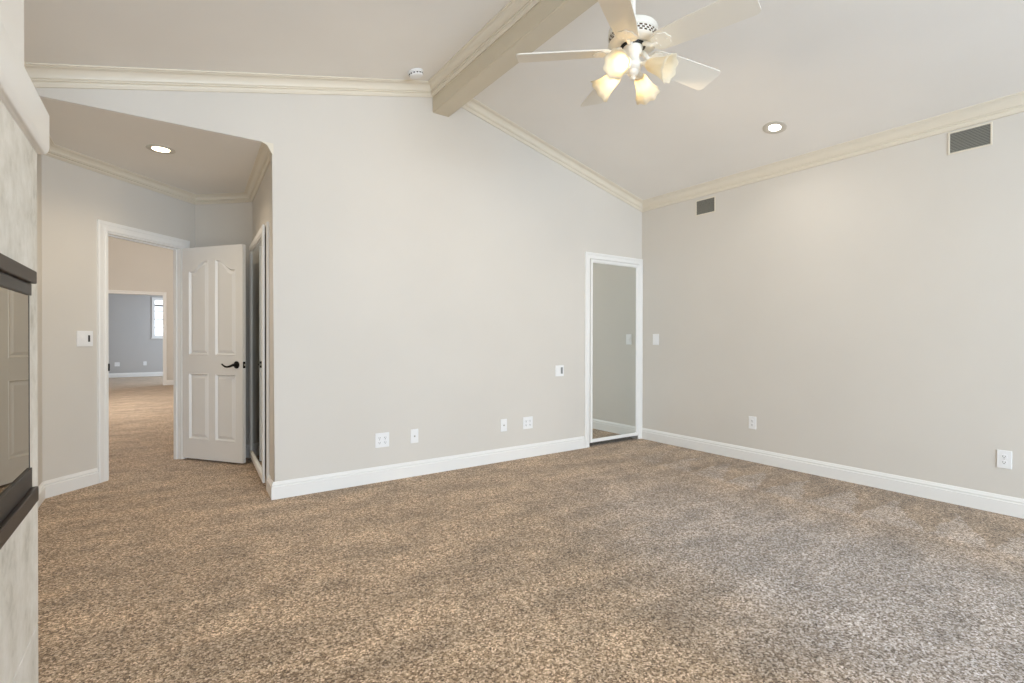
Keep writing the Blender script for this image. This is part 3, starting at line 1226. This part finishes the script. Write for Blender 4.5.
# scalloped bracket under the blade root
ou = []
N = 40
for i in range(N):
    a = 2 * pi * i / N
    rr = .050 * (1 + .07 * cos(8 * a))
    ou.append((.155 + rr * 1.0 * cos(a), rr * .98 * sin(a)))
prism(iron_bm, ou, lambda x, y: (x, y, -.0075), lambda x, y: (x, y, -.0032))
for (sx, sy) in ((.140, .024), (.140, -.024), (.184, 0)):
    lathe(iron_bm, [(.005, -.0095), (.006, -.0075)], 10, Matrix.Translation((sx, sy, 0)))
arm_bm = bmesh.new()
tube(arm_bm, [(.058, 0, .019), (.072, 0, .016), (.086, 0, .004), (.105, 0, -.006), (.135, 0, -.006)], [.011, .012, .013, .011, .008], 10)
for b_, nm in ((blade_bm, 'b'), (iron_bm, 'i'), (arm_bm, 'a')):
    bmesh.ops.recalc_face_normals(b_, faces=b_.faces[:])
RP = Matrix.Rotation(PITCH, 4, 'X')
meB, meI = bpy.data.meshes.new('blade'), bpy.data.meshes.new('blade_iron')
blade_bm.to_mesh(meB)
iron_bm.transform(RP)
merge(iron_bm, arm_bm)
iron_bm.to_mesh(meI)
meB.transform(RP)
meB.materials.append(M['blade'])
meI.materials.append(M['fanwhite'])
for k in range(5):
    a = TH0 + 2 * pi / 5 * k
    b_ = bpy.data.objects.new('blade', meB)
    COL.objects.link(b_)
    b_.parent = fan
    b_.rotation_euler = (0, 0, a)
    i_ = bpy.data.objects.new('blade_iron', meI)
    COL.objects.link(i_)
    i_.parent = b_

# light kit
bm = bmesh.new()
lathe(bm, [(.012, Z(2.540)), (.022, Z(2.545)), (.028, Z(2.556)), (.030, Z(2.568)), (.040, Z(2.576)), (.046, Z(2.588)), (.046, Z(2.604)), (.038, Z(2.616)), (.032, Z(2.626)), (.032, Z(2.652)), (.046, Z(2.668)), (.050, Z(2.688))], 36)
kit = build('light_kit', bm, M['fanwhite'], fan, smooth=True)
bm = bmesh.new()
lathe(bm, [(.001, Z(2.520)), (.010, Z(2.523)), (.015, Z(2.532)), (.011, Z(2.542))], 20, None, False, True)
build('finial', bm, M['fanwhite'], kit, smooth=True)

TILT = radians(27)                     # below horizontal


def shade_mesh():
    bm = bmesh.new()
    seg = 48
    prof = [(.022, .000), (.026, .006), (.032, .018), (.036, .036), (.040, .058), (.046, .082), (.055, .106), (.068, .130)]

    def ring(off, r, s, w):
        return [bm.verts.new(((r + off) * (1 + w * .055 * cos(8 * 2 * pi * i / seg)) * cos(2 * pi * i / seg), (r + off) * (1 + w * .055 * cos(8 * 2 * pi * i / seg)) * sin(2 * pi * i / seg), s + w * .003 * cos(8 * 2 * pi * i / seg))) for i in range(seg)]
    rings = []
    for r, s in prof:
        rings.append(ring(0, r, s, (s / .130) ** 1.5))
    for r, s in prof[::-1]:
        rings.append(ring(-.003, r, s, (s / .130) ** 1.5))
    rings.append(rings[0])
    for r0_, r1_ in zip(rings, rings[1:]):
        for i in range(seg):
            bm.faces.new((r0_[i], r0_[(i + 1) % seg], r1_[(i + 1) % seg], r1_[i]))
    return bm


sb = shade_mesh()
bmesh.ops.recalc_face_normals(sb, faces=sb.faces[:])
meS = bpy.data.meshes.new('glass_shade')
sb.to_mesh(meS)
sb.free()
meS.materials.append(M['shade'])
meS.polygons.foreach_set('use_smooth', [True] * len(meS.polygons))
for az, lit in ((-72, False), (18, True), (108, True), (198, True)):
    a = radians(az)
    dirv = Vector((cos(a) * cos(TILT), sin(a) * cos(TILT), -sin(TILT)))
    neck = Vector((cos(a) * .080, sin(a) * .080, Z(2.578)))
    bm = bmesh.new()
    h_ = Vector((cos(a), sin(a), 0))
    tube(bm, [h_ * .040 + Vector((0, 0, Z(2.592))), h_ * .060 + Vector((0, 0, Z(2.589))), neck - dirv * .006, neck + dirv * .012], [.010, .013, .020, .026], 14)
    build('lamp_arm', bm, M['fanwhite'], kit, smooth=True)
    q = dirv.to_track_quat('Z', 'Y')
    sh = bpy.data.objects.new('glass_shade', meS)
    COL.objects.link(sh)
    sh.parent = fan
    sh.location = neck
    sh.rotation_euler = q.to_euler()
    bm = bmesh.new()
    lathe(bm, [(.010, .004), (.011, .024), (.015, .036), (.022, .052), (.024, .066), (.021, .079), (.012, .088), (.001, .091)], 24, None, True, True)
    if lit:
        # the bulb's light leaving through the mouth of its shade
        ld = bpy.data.lights.new('shade_light', 'SPOT')
        ld.energy = 29
        ld.color = (1.0, 0.78, 0.50)
        ld.spot_size = radians(132)
        ld.spot_blend = 0.9
        ld.shadow_soft_size = .03
        lo = bpy.data.objects.new('shade_light', ld)
        COL.objects.link(lo)
        lo.parent = fan
        lo.location = neck + dirv * .150
        lo.rotation_euler = dirv.to_track_quat('-Z', 'Y').to_euler()
    build('bulb', bm, M['bulb'] if lit else M['offbulb'], sh, smooth=True)
blade_bm.free()
iron_bm.free()
